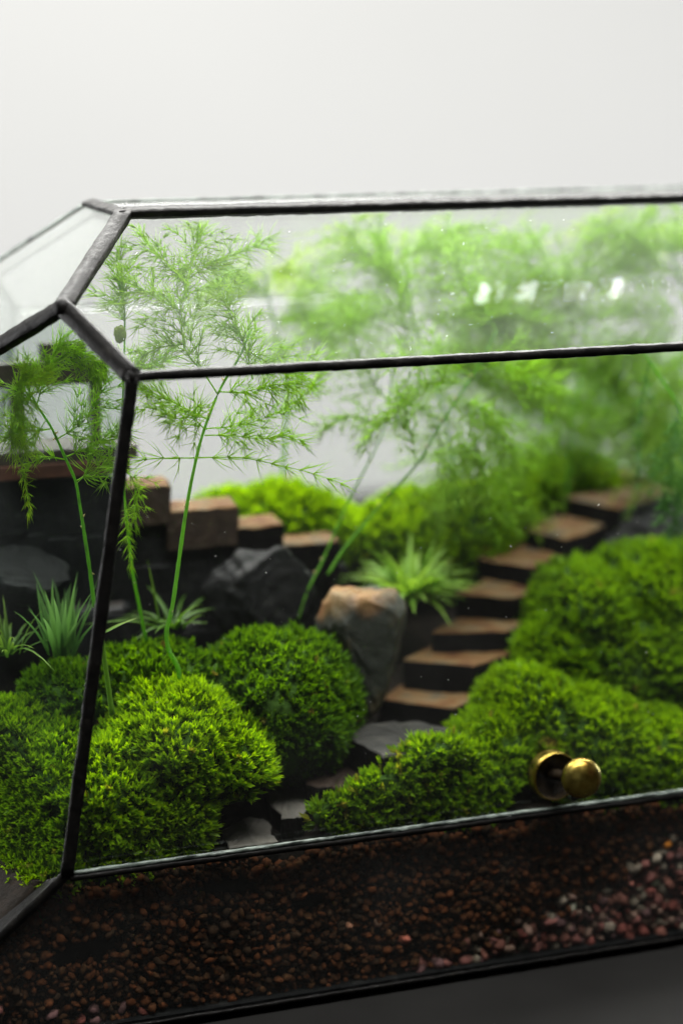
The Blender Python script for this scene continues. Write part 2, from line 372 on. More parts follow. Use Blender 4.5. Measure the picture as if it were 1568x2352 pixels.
# ------------------------------------------------------------------ terrarium
XM, YM, DEP = 12.23, 7.0, 14.0
pB, pC = A3(0, 0, 17.02), A3(-1.95, 0, 4.63)
pD, pA = A3(1.15, 5.0, 20.5), A3(-1.17, 2.1, 18.49)
pJ, pK = A3(-4.95, 7.0, 15.2), A3(-7.35, 7.0, 0.25)
pG = A3(-7.2, 0, 0.25)
mx_ = lambda p: A3(2*XM-p[0], p[1], p[2])      # mirrored to the right end
my_ = lambda p: A3(p[0], 2*YM-p[1], p[2])      # mirrored to the back
ter = thing('terrarium', 'glass terrarium with black soldered frame, sloping roof panes and brass door knob', 'terrarium', (XM, YM, 0))
def pane(name, pts, mat, thick=0.2, label=None):
    P = np.array(pts); c = P.mean(0)
    nn = np.zeros(3)
    for i in range(len(P)): nn += np.cross(P[i]-c, P[(i+1) % len(P)]-c)
    nn = nrm(nn); inside = A3(XM, YM, 9)
    if np.dot(inside-c, nn) < 0: nn = -nn
    n = len(P); V = np.vstack([P, P+nn*thick]); g = G()
    bm = bmesh.new(); vs_ = [bm.verts.new(v) for v in V]
    bm.faces.new(vs_[:n]); bm.faces.new(vs_[n:][::-1])
    for i in range(n): bm.faces.new((vs_[i], vs_[n+i], vs_[n+(i+1) % n], vs_[(i+1) % n]))
    bmesh.ops.recalc_face_normals(bm, faces=list(bm.faces)); bmesh.ops.triangulate(bm, faces=list(bm.faces)); bm.verts.index_update()
    g.add([v.co[:] for v in bm.verts], t=[[v.index for v in f.verts] for f in bm.faces]); bm.free()
    o = build(name, g, mat, ter, smooth=False)
    if label: o['label'] = label
    return o
def bar(p, q, wid, nrm_dir, thick=0.24, name='frame_bar', mat=None, seed=0):
    p = np.asarray(p, float); q = np.asarray(q, float); d = nrm(q-p); nd = np.asarray(nrm_dir, float); nd = nrm(nd-d*np.dot(nd, d)); sd = np.cross(d, nd)
    L = np.linalg.norm(q-p); n = max(8, int(L/0.18)); r = np.random.default_rng(seed+int(abs(p[0]*31+p[2]*7+q[1]*13)))
    prof = np.array([[-1, -0.7], [-0.88, -1], [0.88, -1], [1, -0.7], [1, 0.7], [0.88, 1], [-0.88, 1], [-1, 0.7]])
    u = np.linspace(0, 1, n)
    ww = wid/2*(1+0.05*noise3(np.c_[u*L, u*0, u*0], seed+5, 0.5)); tt = thick/2*(1+0.10*noise3(np.c_[u*L, u*0, u*0], seed+9, 0.6))
    P = p+(q-p)*u[:, None]
    V = P[:, None]+(prof[None, :, 0]*ww[:, None])[..., None]*sd+(prof[None, :, 1]*tt[:, None])[..., None]*nd
    V = V+r.normal(size=V.shape)*0.006
    i, j = np.meshgrid(np.arange(n-1), np.arange(8), indexing='ij'); j2 = (j+1) % 8
    qd = np.stack([i*8+j, i*8+j2, (i+1)*8+j2, (i+1)*8+j], -1).reshape(-1, 4)
    g = G(); g.add(np.vstack([V.reshape(-1, 3), P[:1], P[-1:]]), q=qd,
                   t=[[n*8, (k+1) % 8, k] for k in range(8)]+[[n*8+1, (n-1)*8+k, (n-1)*8+(k+1) % 8] for k in range(8)])
    return build(name, g, mat or M_came, ter)
def joint(p, r, sc_=(1, 1, 1), seed=0):
    V, T = ICO2; g = G(); g.add(A3(*p)+V*r*A3(*sc_)*(1+0.12*noise3(V, seed, 0.6)[:, None]), t=T); return build('solder_joint', g, M_came, ter)
nroof = nrm(np.cross(A3(1, 0, 0), pD-pB)); nhip = nrm(np.cross(pA-pD, my_(pD)-pD)); nend = nrm(np.cross(pC-pB, pA-pB))
if nroof[2] < 0: nroof = -nroof
if nhip[2] < 0: nhip = -nhip
if nend[0] > 0: nend = -nend
FRONT = A3(0, -1, 0)
for fy in (lambda p: p, my_):
    back = fy is my_
    f = fy
    pane('roof_pane', [f(pB), f(pA), f(pD), f(mx_(pD)), f(mx_(pA)), f(mx_(pB))], M_glass if back else M_roofglass, 0.2)
    dp = pane('door_pane', [f(pB), f(mx_(pB)), f(mx_(pC)), f(pC)], M_glass, 0.2)
    pane('base_pane', [f(pC), f(mx_(pC)), f(mx_(pG)), f(pG)], M_baseglass, 0.2)
    if not back: door = dp
    fn = A3(0, 1 if back else -1, 0); nr = A3(nroof[0], -nroof[1] if back else nroof[1], nroof[2])
    if back:
        bar(f(pB), f(mx_(pB)), 0.09, fn, 0.1, mat=M_edge); bar(f(pD), f(mx_(pD)), 0.10, A3(0, 0, 1), 0.08, mat=M_edge)
    else:
        bar(f(pB), f(mx_(pB)), 0.23, fn, 0.26, seed=3); bar(f(pD), f(mx_(pD)), 0.34, A3(0, -0.35, 1), 0.24, seed=4)
    for fx in (lambda p: p, mx_):
        h = lambda p: fx(f(p))
        sg = 1 if fx is not mx_ else -1
        ne = A3(nend[0]*sg, -nend[1] if back else nend[1], nend[2]); nh = A3(nhip[0]*sg, nhip[1], nhip[2])
        pane('end_pane', [h(pA), h(pB), h(pC), h(pK), h(pJ)], M_endglass, 0.2)
        pane('skirt_shade_panel', [h(pC), h(pG), h(pK)], M_came, 0.16)  # glass skirt coloured black in place of the corner's shadow
        if not (back and sg == 1):
            bar(h(pA), h(pB), 0.46, ne+nr*0.4, 0.26, seed=5); bar(h(pB), h(pC), 0.32, (fn+ne*0.3), 0.28, seed=6)
            bar(h(pD), h(pA), 0.46, nr+nh*0.5, 0.24, seed=7); bar(h(pA), h(pJ), 0.40, nh*0.6+ne, 0.26, seed=8)
            bar(h(pC), h(pG), 0.22, fn+ne*0.5, 0.16, seed=9)
        else:
            bar(h(pA), h(pB), 0.1, ne, 0.1, mat=M_edge); bar(h(pB), h(pC), 0.1, fn, 0.1, mat=M_edge); bar(h(pD), h(pA), 0.12, nr, 0.1, mat=M_edge); bar(h(pA), h(pJ), 0.12, ne, 0.1, mat=M_edge); bar(h(pC), h(pG), 0.16, fn, 0.12, mat=M_edge)
        joint(h(pA), 0.26 if not back else 0.08, seed=2); joint(h(pB), 0.18 if not back else 0.08, seed=3); joint(h(pC), 0.18 if not back else 0.08, (1, 0.6, 1), seed=4)
        joint(h(pD), 0.2 if not back else 0.07, (1, 1, 0.6), seed=6)
    bar(f(pG), f(mx_(pG)), 0.10, fn, 0.16, seed=10)
for fx in (lambda p: p, mx_):
    pane('hip_pane', [fx(pD), fx(pA), fx(pJ), fx(my_(pA)), fx(my_(pD))], M_hipglass, 0.2)
    sg = 1 if fx is not mx_ else -1
    bar(fx(pD), fx(my_(pD)), 0.36, A3(nhip[0]*sg*0.4, 0, 1), 0.12, seed=12)
    bar(fx(pJ), fx(pK), 0.3, A3(-sg, 0, 0.2), 0.2, seed=13)
pane('top_pane', [pD, mx_(pD), my_(mx_(pD)), my_(pD)], M_glass, 0.2)
pane('floor_pane', [pG, mx_(pG), mx_(pK), my_(mx_(pG)), my_(pG), pK], M_darkstone, 0.12)
# door sill: the lower edge of the door glass over the dark rail
bar(pC+A3(0.12, -0.10, 0.03), mx_(pC)+A3(-0.12, -0.10, 0.03), 0.09, FRONT, 0.08, name='door_edge', mat=M_edge, seed=15)
bar(pC+A3(0.05, -0.05, -0.11), mx_(pC)+A3(-0.05, -0.05, -0.11), 0.15, FRONT, 0.22, name='door_rail', seed=14)
# brass knob on the door
kc = at(1276, 1784, -0.12); kb = at(1334, 1787, -0.85)
knob_ax = nrm(kb-kc)
g = G()
cup_ax = nrm(A3(0.05, -1, 0.08)); kq = kc-cup_ax*0.34
lathe(g, [(0.0, 0.0), (0.56, 0.0), (0.59, 0.04), (0.62, 0.36)], kq, cup_ax, mi=1)
lathe(g, [(0.62, 0.36), (0.638, 0.375), (0.66, 0.35), (0.66, -0.05), (0.0, -0.05)], kq, cup_ax, mi=0)
kn = build('knob_cup', g, [M_brass, M_bronze], door)
g = G(); lathe(g, [(0.17, 0), (0.13, 0.5), (0.2, np.linalg.norm(kb-kq)-0.15)], kq, nrm(kb-kq), 24); build('knob_neck', g, M_bronze, door)
g = G(); th = np.linspace(0, math.pi, 22)
lathe(g, [(0.55*math.sin(t)**0.85, -0.33*math.cos(t)) for t in th], kb, A3(-0.16, -1, 0.12)); build('knob_cap', g, M_brass, door)
# droplets of condensation on the roof pane
g = G(); V, T = ICO1
us = []
for k in range(420):
    px, py = (rng.uniform(250, 1580), rng.uniform(500, 830)) if k < 240 else (rng.normal(1320, 150), rng.normal(655, 10))
    r = ray(px, py); t = np.dot(pB-CAM, nroof)/np.dot(r, nroof); p = CAM+r*t
    if p[1] < 0.3 or p[1] > 4.7: continue
    s_ = abs(rng.normal(0.014, 0.012))+0.007
    g.add(p+nroof*0.003+V*A3(s_*rng.uniform(0.8, 2.2), s_*0.9, s_*0.55), t=T)
build('condensation_droplet', g, M_glass, ter, kind='stuff')
g = G()
for k in range(60):
    p = at(rng.uniform(250, 1500), rng.uniform(1150, 1760), -0.012); s_ = rng.uniform(0.005, 0.010)*(1 if rng.random() < 0.8 else 1.7)
    a_ = rng.uniform(0, 3.1); rx = A3(math.cos(a_), 0, math.sin(a_)); e_ = rng.uniform(0.8, 3)
    W = (ICO1[0]*A3(e_, 0.4, 0.8)*s_); g.add(p+W[:, :1]*rx+W[:, 1:2]*A3(0, 1, 0)+W[:, 2:]*np.cross(rx, A3(0, 1, 0)), t=ICO1[1])
build('dust', g, M_dust, ter, kind='stuff')

# ------------------------------------------------------------------ soil, gravel
def soil_z(x, y):
    return np.interp(y, [0, 1, 4, 8, 12, 14], [4.15, 4.2, 4.6, 6.5, 8.9, 9.3])
def left_x(y, z):
    yy = np.minimum(y, DEP-y); top = -0.667*yy+0.1574*(z-17.02)
    return np.where(z < 4.63, top+(np.minimum(-6.8, -6.8)-top)*np.clip((4.63-z)/4.4, 0, 1), top)
def clamp_in(V, m=0.3):
    V = V.copy()
    V[:, 1] = np.clip(V[:, 1], m, DEP-m)
    lx = left_x(V[:, 1], V[:, 2])+m*1.15
    V[:, 0] = np.clip(V[:, 0], lx, 2*XM-lx)
    yy = np.minimum(V[:, 1], DEP-V[:, 1])
    V[:, 2] = np.minimum(V[:, 2], np.minimum(17.02+0.696*yy, 20.5)-m*1.1)
    hz = 20.5+(np.minimum(V[:, 0], 2*XM-V[:, 0])-1.15)/1.154
    V[:, 2] = np.minimum(V[:, 2], hz-m*1.3)
    return V
def inside(V, m=0.2): return np.linalg.norm(clamp_in(V, m)-V, axis=1) < 1e-6
def gclamp(g, m=0.3): g.v = [clamp_in(v, m) for v in g.v]; return g
nu, nv = 70, 40
uu, yy = np.meshgrid(np.linspace(0, 1, nu), np.linspace(0.62, 13.5, nv), indexing='ij')
zz = soil_z(0, yy); xl = left_x(yy, zz)+0.35; X = xl+(2*XM-2*xl)*uu
V = np.stack([X, yy, zz], -1).reshape(-1, 3); V[:, 2] += noise3(V, 3, 0.35)*0.12
g = G(); i, j = np.meshgrid(np.arange(nu-1), np.arange(nv-1), indexing='ij')
ix = lambda a, b: a*nv+b
g.add(V, q=np.stack([ix(i, j), ix(i+1, j), ix(i+1, j+1), ix(i, j+1)], -1).reshape(-1, 4))
per = [ix(a, 0) for a in range(nu)]+[ix(nu-1, b) for b in range(1, nv)]+[ix(a, nv-1) for a in range(nu-2, -1, -1)]+[ix(0, b) for b in range(nv-2, 0, -1)]
ring = V[per]; nlev = 6; n = len(per)
lev = [ring]
for k in range(1, nlev+1):
    p = ring.copy(); p[:, 2] = ring[:, 2]+(0.32-ring[:, 2])*k/nlev
    lx = left_x(p[:, 1], p[:, 2])+0.35; f_ = np.array([(a//nv)/(nu-1) for a in per]); p[:, 0] = lx+(2*XM-2*lx)*f_; lev.append(p)
Wv = np.vstack(lev); a, b = np.meshgrid(np.arange(nlev), np.arange(n), indexing='ij'); b2 = (b+1) % n
g.add(Wv, q=np.stack([a*n+b, (a+1)*n+b, (a+1)*n+b2, a*n+b2], -1).reshape(-1, 4))
build('soil', g, M_soil, smooth=True, kind='structure')

BROWN = np.array([(0.085, 0.036, 0.018), (0.07, 0.033, 0.018), (0.06, 0.031, 0.018), (0.095, 0.042, 0.022), (0.05, 0.029, 0.018), (0.035, 0.026, 0.020), (0.065, 0.038, 0.022)])
PINK = np.array([(0.42, 0.17, 0.15), (0.34, 0.14, 0.11), (0.48, 0.30, 0.24), (0.40, 0.33, 0.26), (0.38, 0.12, 0.10), (0.24, 0.13, 0.13)])
def stone(g, p, size, col, VT=ICO1, flat=0.7):
    V, T = VT
    R = np.linalg.qr(rng.normal(size=(3, 3)))[0]
    W = V*A3(1, rng.uniform(0.65, 1), rng.uniform(0.45, 0.85))*size
    W = W*(1+0.34*noise3(V+rng.uniform(0, 9, 3), int(rng.integers(1e6)), 0.5, 2)[:, None])
    g.add(np.asarray(p)+W@R, t=T, c=col)
def pebble_top(px): return np.interp(px, [600, 850, 1100, 1250, 1400, 1500, 1600], [2320, 2262, 2165, 2100, 2045, 1975, 1930])
gb = G(); gp = G(); pit = G()
for layer in range(3):
    for x in np.arange(-7.0, 24.4+7, 0.20):
        for z in np.arange(0.42, 4.45, 0.185):
            xx = x+rng.uniform(-0.1, 0.1); z2 = z+rng.uniform(-0.09, 0.09); y2 = 0.31+layer*0.13+rng.uniform(-0.03, 0.05)
            lx = left_x(np.array(y2), np.array(z2))+0.3
            lx = max(lx, -1.95-(4.63-z2)*1.2+0.3)
            if xx < lx or xx > 2*XM-lx: continue
            if z2 > 4.22+0.14*math.sin(xx*1.1)+0.1*math.sin(xx*2.7+1): continue
            d = A3(xx, y2, z2)-CAM; zc = d@CF; px = PCX+FPX*(d@CR)/zc; py = PCY-FPX*(d@CU)/zc
            hole = noise3(np.array([[xx, 0, z2*1.3]]), 21, 0.22, 2)[0]
            if hole > 1.05: continue
            pk = py > pebble_top(px)+rng.normal()*18 and px > 800 or (py > 2310 and rng.random() < 0.22) or rng.random() < 0.002
            if pk:
                if rng.random() < 0.42: stone(gp, (xx, y2, z2), 0.2*rng.uniform(0.6, 1.4), 0.6*PINK[rng.integers(6)]*rng.uniform(0.75, 1.1))
            else:
                stone(gb, (xx, y2, z2), 0.118*rng.uniform(0.5, 1.6), A3(1.15, 0.93, 0.78)*BROWN[rng.integers(7)]*rng.uniform(0.75, 1.25))
tag(build('gravel', gb, M_pebble, kind='stuff'), 'rust brown clay gravel packed behind the lower front glass', 'gravel')
tag(build('pebbles', gp, M_pebble, kind='stuff'), 'pink and cream pebbles lining the bottom of the lower front glass', 'pebbles')
for px, py, sz, col, nm, lab in [
    (1529, 1939, 0.19, (0.62, 0.22, 0.03), 'orange_pebble', 'bright orange pebble in the brown gravel near the right edge'),
    (1502, 1972, 0.19, (0.45, 0.38, 0.30), 'pale_pebble', 'flat beige pebble just below the orange pebble'),
    (1501, 2018, 0.20, (0.42, 0.43, 0.30), 'pale_pebble', 'pale greenish pebble standing above the pink pebbles'),
    (1316, 2082, 0.20, (0.42, 0.42, 0.33), 'pale_pebble', 'lone cream stone chip surrounded by dark brown gravel'),
    (1446, 2028, 0.13, (0.55, 0.20, 0.16), 'pink_pebble', 'small lone pink pebble left of the pale greenish pebble'),
    (801, 2128, 0.18, (0.40, 0.19, 0.12), 'pink_pebble', 'salmon pebble left of two paler pebbles, over a dark gap'),
    (868, 2120, 0.16, (0.42, 0.24, 0.17), 'pink_pebble', 'pale salmon pebble topping the dark gap in the gravel'),
    (928, 2155, 0.19, (0.42, 0.13, 0.09), 'pink_pebble', 'reddish pebble right of the dark gap in the gravel'),
    (1268, 2222, 0.26, (0.45, 0.42, 0.33), 'pale_pebble', 'large cream pebble lying at the foot of the pink pebbles')]:
    g = G(); p = at(px, py, 0.31); stone(g, p, sz, A3(*col), ICO2)
    tag(build(nm, g, M_pebble, origin=p), lab, 'pebble')

# ------------------------------------------------------------------ stone slabs
def flatpoly(pts, z): return [atz(px, py, z) for px, py in pts]
st = thing('stone_staircase', 'flight of rusty slate steps climbing between two banks of moss to the right', 'staircase', at(1000, 1640, 4.3))
tops = [  # FL, FR, BR of each tread in the picture
    ((872, 1603), (1045, 1624), (1110, 1596)),
    ((928, 1514), (1085, 1527), (1165, 1503)),
    ((992, 1450), (1160, 1449), (1222, 1428)),
    ((1045, 1362), (1178, 1372), (1245, 1355)),
    ((1092, 1281), (1224, 1303), (1272, 1289)),
    ((1208, 1214), (1300, 1237), (1362, 1217)),
    ((1262, 1135), (1420, 1168), (1545, 1130))]
zprev = None; ypos = 4.0
for k, (FL, FR, BR) in enumerate(tops):
    ymid = 4.0+0.88*k
    z = at(*FR, ymid)[2]
    a, b, c = atz(*FL, z), atz(*FR, z), atz(*BR, z)
    c = b+(c-b)*1.0
    e = A3(2.1, 1.8, 0) if k < 6 else A3(0.4, 1.2, 0)
    d2 = c+e; d1 = a+(c-b)*0.6+e+A3(-0.1, 0.3, 0)
    g = G(); th_ = (z-zprev if zprev else 1.15)
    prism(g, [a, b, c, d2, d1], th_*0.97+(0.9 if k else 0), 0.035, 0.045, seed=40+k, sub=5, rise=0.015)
    build('step', g, [M_slateface, M_slateshade], st, smooth=False)
    zprev = z
def slab(name, label, pts, y, thick, mats, seed, ext=None, cat='paving stone', group=None, jit=0.035):
    z = at(*pts[0], y)[2]; P = flatpoly(pts, z); c = np.mean(P, 0)
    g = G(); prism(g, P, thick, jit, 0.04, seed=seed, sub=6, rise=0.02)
    return tag(build(name, g, mats, smooth=False, origin=c-A3(0, 0, thick)), label, cat, group)
PG = 'slate stones paving the path'
slab('paving_stone', 'small pale grey slate stone touching the front glass', [(527, 1948), (640, 1932), (606, 1878), (560, 1876), (508, 1908)], 0.55, 0.6, [M_slategrey, M_slateshade], 1, group=PG)
slab('paving_stone', 'grooved grey slate stone second along the path from the glass', [(647, 1881), (690, 1874), (740, 1832), (664, 1780), (622, 1799), (606, 1820)], 1.1, 0.75, [M_slategrey, M_slateshade], 2, group=PG)
slab('paving_stone', 'dark brown slate stone in shade below the dark moss cushion', [(700, 1800), (800, 1812), (885, 1770), (860, 1738), (720, 1745)], 2.0, 0.7, [M_woodstep, M_slateshade], 3, group=PG)
slab('paving_stone', 'broad dark grey slate slab at the foot of the staircase', [(792, 1688), (878, 1738), (1010, 1712), (1060, 1680), (960, 1655), (850, 1660)], 3.0, 0.9, [M_slatedark, M_slateshade], 4, group=PG)

# left flight and retaining wall
YL = 8.4
ls = thing('brown_staircase', 'brown stone steps descending from the miniature gate towards the middle', 'staircase', at(520, 1300, YL))
for k, (x0, x1, yt, tl) in enumerate([(262, 393, 1117, 0), (388, 549, 1168, 0), (546, 651, 1207, 0), (648, 780, 1248, -14)]):
    a = at(x0, yt-tl, YL); b = at(x1, yt+tl, YL); z = (a[2]+b[2])/2; a[2] = b[2] = z
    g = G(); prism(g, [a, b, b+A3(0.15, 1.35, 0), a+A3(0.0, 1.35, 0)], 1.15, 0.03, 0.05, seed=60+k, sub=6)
    build('step', g, [M_slateface, M_woodstep if k < 2 else M_slateshade], ls, smooth=False)
wl = thing('retaining_wall', 'low wall of black stones below the brown steps and the miniature gate', 'wall', at(400, 1450, YL))
for k, (x0, x1, y0, y1, dy) in enumerate([(-130, 60, 1112, 1240, .0), (62, 262, 1109, 1235, .05), (-150, 110, 1243, 1400, .1), (112, 300, 1238, 1395, -.02), (268, 420, 1180, 1300, .15), (422, 560, 1232, 1340, .12),
                                           (562, 668, 1268, 1370, .14), (670, 800, 1310, 1420, .1), (300, 470, 1303, 1420, .08), (472, 640, 1343, 1450, .05), (-150, 150, 1403, 1560, .05), (152, 420, 1423, 1580, .05), (422, 700, 1452, 1600, .0), (640, 800, 1424, 1560, .05)]):
    y = YL+0.08+dy; a = at(x0, y0, y); b = at(x1, y0, y); c = at(x0, y1, y); b[2] = a[2]
    g = G(); prism(g, [a, b, b+A3(0, 1.0, 0), a+A3(0, 1.0, 0)], a[2]-c[2], 0.05, 0.07, seed=80+k, sub=7)
    build('stone', g, [M_darkstone, M_darkstone], wl, smooth=False)
# miniature gate
p0 = at(130, 1040, YL+0.4); k1 = ppc(p0)
gt = thing('miniature_gate', 'dark miniature wooden gate with two posts on a red brown plinth', 'gate', at(140, 1107, YL+0.3))
def gx(px, py, y): return at(px, py, y)
a = gx(-60, 1046, YL+0.02); b = gx(318, 1046, YL+0.02)
g = G(); box(g, (a[0], YL+0.03, gx(0, 1076, YL)[2]), (b[0], YL+2.0, a[2]), 0.05); build('plinth', g, M_darkwood, gt, smooth=False)
a2 = gx(-60, 1078, YL-0.12); b2 = gx(300, 1078, YL-0.12)
g = G(); box(g, (a2[0], YL-0.12, gx(0, 1107, YL-0.1)[2]), (b2[0], YL+2.1, a2[2]-0.01), 0.04); build('plinth_board', g, M_redwood, gt, smooth=False)
for x0, x1 in ((24, 62), (210, 235)):
    a = gx(x0, 860, YL+0.7); b = gx(x1, 1046, YL+0.7)
    g = G(); box(g, (a[0], YL+0.7, b[2]-0.3), (b[0], YL+1.15, a[2]+0.1), 0.03); build('post', g, M_darkwood, gt, smooth=False)
a = gx(-10, 838, YL+0.65); b = gx(248, 878, YL+0.65)
g = G(); box(g, (a[0], YL+0.6, b[2]), (b[0], YL+1.25, a[2]), 0.04); build('lintel', g, M_darkwood, gt, smooth=False)
a = gx(95, 790, YL+0.7); b = gx(200, 834, YL+0.7)
g = G(); box(g, (a[0], YL+0.7, b[2]-0.03), (b[0], YL+1.15, a[2]), 0.06); build('ridge_block', g, M_darkwood, gt, smooth=False)

# ------------------------------------------------------------------ boulders
def boulder(name, label, px, py, y, rx, ry, rz, seed, mat, stain=False, cuts=(), rough=0.2):
    c = at(px, py, y); V, T = ICO5; W = V.copy()
    W = W*(1+rough*noise3(V, seed, 0.35)[:, None]+rough*0.3*noise3(V, seed+1, 1.4)[:, None])
    for nx, d in cuts:
        nx = nrm(A3(*nx)); e = W@nx-d; W = W-np.where(e > 0, e*0.92, 0)[:, None]*nx
    W = W+0.03*noise3(V, seed+2, 3.0)[:, None]*V
    P = c+W*A3(rx, ry, rz); g = G()
    s_ = np.ones(len(P))*0
    if stain:
        s_ = np.clip((W[:, 2]-0.56+0.16*noise3(V, 5, 0.5)+0.45*np.clip(-W[:, 0]-0.45, 0, 1))*7, 0, 1)
    g.add(P, t=T, c=np.repeat(s_[:, None], 3, 1))
    return tag(build(name, g, mat, origin=c-A3(0, 0, rz)), label, 'rock')
boulder('boulder', 'grey boulder with an ochre stained flat top beside the staircase', 832, 1470, 5.0, 1.33, 1.1, 2.0, 7, M_boulder, True,
        cuts=[((0.05, 0.0, 1), 0.72), ((0.9, -0.5, -0.35), 0.72), ((-0.9, -0.4, -0.5), 0.66), ((0, -1, -0.1), 0.7)], rough=0.16)
boulder('dark_rock', 'glossy dark rock in front of the brown steps', 612, 1365, 7.1, 1.25, 0.9, 1.2, 17, M_darkstone, cuts=[((0.3, -1, 0.3), 0.7)], rough=0.35)
boulder('dark_rock', 'grey topped dark rock below the miniature gate, behind the left end glass', 40, 1345, 7.3, 1.3, 0.9, 1.05, 27, M_darkstone, cuts=[((0.2, -0.6, 1), 0.6)], rough=0.3)
boulder('dark_rock', 'dark rock lying between the tall steps and the right moss bank', 1500, 1245, 9.2, 1.5, 1.1, 1.0, 37, M_darkstone, rough=0.3)
boulder('flat_rock', 'pale flat rock behind the topmost slate step', 1430, 1098, 12.9, 0.9, 0.5, 0.3, 47, M_slateface, rough=0.25)

# ------------------------------------------------------------------ moss
def moss(label, lobes, c_lo, c_hi, density=20, size=0.27, cush=None, group='moss cushions', brown=0.010, edge=None):
    size *= 0.84; density *= 1.3
    c0 = at(lobes[0][0], lobes[0][1], lobes[0][2]); cz = soil_z(0, c0[1])
    t = thing('moss_cushion', label, 'moss', (c0[0], c0[1], cz), group)
    gc = G(); gl = G(); V0, T0 = ICO4
    cs = []
    for (px, py, y, rx, ry, rz) in lobes:
        c = at(px, py, y); k = ppc(c); cs.append((c, A3(rx/k, ry, rz/k)))
    for li, (c, R) in enumerate(cs):
        sd = int(rng.integers(1e6))
        W = V0*(1+0.13*noise3(V0, sd, 0.45)[:, None]+0.07*noise3(V0, sd+1, 1.2)[:, None])
        P = clamp_in(c+W*R, 0.6)
        gc.add(P, t=T0)
        a, b, d = P[T0[:, 0]], P[T0[:, 1]], P[T0[:, 2]]
        cr = np.cross(b-a, d-a); ar = np.linalg.norm(cr, axis=1)/2
        n = int(ar.sum()*density*1.6); f = rng.choice(len(T0), n, p=ar/ar.sum())
        u = rng.random((n, 2)); sw = u.sum(1) > 1; u[sw] = 1-u[sw]
        p = a[f]+(b[f]-a[f])*u[:, :1]+(d[f]-a[f])*u[:, 1:]; nn = nrm(cr[f])
        keep = (nn[:, 2] > -0.45) & (p[:, 2] > soil_z(0, p[:, 1])-0.3) & (p[:, 1] > 0.15) & (p[:, 1] < 13.8)
        for lj, (c2, R2) in enumerate(cs):
            if lj != li: keep &= ((((p-c2)/R2)**2).sum(1) > 0.85) | ~inside(p, 0.64)
        p, nn = p[keep], nn[keep]; n = len(p)
        ax = nrm(nn+A3(0, 0, 0.45)+rng.normal(size=(n, 3))*0.28)
        gap = noise3(p, 55, 0.62) < 1.05
        p, nn, ax = p[gap], nn[gap], ax[gap]; n = len(p)
        p = p+nn*(rng.normal(size=(n, 1))*0.06)
        lenf = np.clip(1+0.28*noise3(p, 91, 0.45), 0.6, 1.5)
        tone = np.clip(0.5+0.35*noise3(p, 77, 0.5)+rng.normal(size=n)*0.18, 0, 1)
        isbr = rng.random(n) < (brown if edge is None else brown+edge*np.clip((p[:, 0].mean()-p[:, 0])/2+0.1, 0, 1))
        K = 12
        for k in range(K):
            tier = k/(K-1)
            ang = np.radians(12+50*(1-tier)+rng.normal(size=n)*9)
            az = rng.uniform(0, 2*math.pi, n)
            fa, fb = frame(ax)
            dd = ax*np.cos(ang)[:, None]+(fa*np.cos(az)[:, None]+fb*np.sin(az)[:, None])*np.sin(ang)[:, None]
            ln = size*0.94*lenf*rng.uniform(0.7, 1.25, n)*(0.8+0.25*tier)
            base = p+ax*(0.02+tier*0.13*size/0.27+rng.uniform(-0.02, 0.02, n)[:, None])
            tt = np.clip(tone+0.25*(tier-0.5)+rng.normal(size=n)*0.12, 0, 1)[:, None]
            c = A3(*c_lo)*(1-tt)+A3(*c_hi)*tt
            c = np.where(isbr[:, None], c*0.45+A3(0.16, 0.11, 0.03), c)
            ok = inside(base+dd*ln[:, None], 0.2)
            small_leaves(gl, base[ok], dd[ok], ln[ok], 0.095*size/0.27*rng.uniform(0.8, 1.3, ok.sum()), (ax*0.55+A3(0, 0, 0.15))[ok], c[ok])
    g2 = gl
    gc.v = [v for v in gc.v]
    build('cushion', gc, cush or M_cush, t)
    build('leaves', g2, M_moss, t, kind='stuff')
    return t
BR_LO, BR_HI = (0.09, 0.19, 0.004), (0.24, 0.43, 0.008)
MD_LO, MD_HI = (0.085, 0.18, 0.005), (0.19, 0.36, 0.008)
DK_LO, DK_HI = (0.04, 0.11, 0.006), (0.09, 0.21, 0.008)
moss('bright yellow green moss cushion in the front left corner behind the slanting bar', [(380, 1750, 2.6, 150, 2.2, 155), (510, 1745, 2.1, 95, 1.7, 95), (265, 1890, 1.8, 140, 1.5, 180), (400, 1870, 1.6, 75, 1.2, 95)], BR_LO, BR_HI, 30, 0.27)
moss('bright mossy clump seen through the left end glass', [(20, 1770, 4.0, 150, 1.9, 150), (140, 1800, 3.2, 90, 1.5, 140), (50, 1930, 2.6, 200, 2.0, 190), (-110, 1880, 4.4, 220, 2.2, 200), (60, 2010, 1.8, 170, 1.5, 130)], BR_LO, BR_HI, 28, 0.26)
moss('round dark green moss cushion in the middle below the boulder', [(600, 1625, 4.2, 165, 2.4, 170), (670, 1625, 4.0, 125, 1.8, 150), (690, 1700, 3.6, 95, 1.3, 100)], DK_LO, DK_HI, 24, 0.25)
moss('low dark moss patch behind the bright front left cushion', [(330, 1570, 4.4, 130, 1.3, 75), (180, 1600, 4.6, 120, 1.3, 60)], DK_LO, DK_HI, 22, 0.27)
moss('large moss bank at the right beside the upper steps', [(1330, 1420, 5.6, 98, 1.8, 108), (1460, 1385, 6.2, 130, 2.0, 120), (1610, 1375, 6.2, 170, 2.2, 125), (1275, 1510, 5.0, 85, 1.3, 85), (1420, 1540, 4.9, 180, 1.7, 140), (1630, 1560, 5.0, 190, 2.0, 160)], (0.065, 0.15, 0.005), (0.16, 0.32, 0.008), 22, 0.27)  # bank's greens darkened: the shadow under its overhang put into the colour
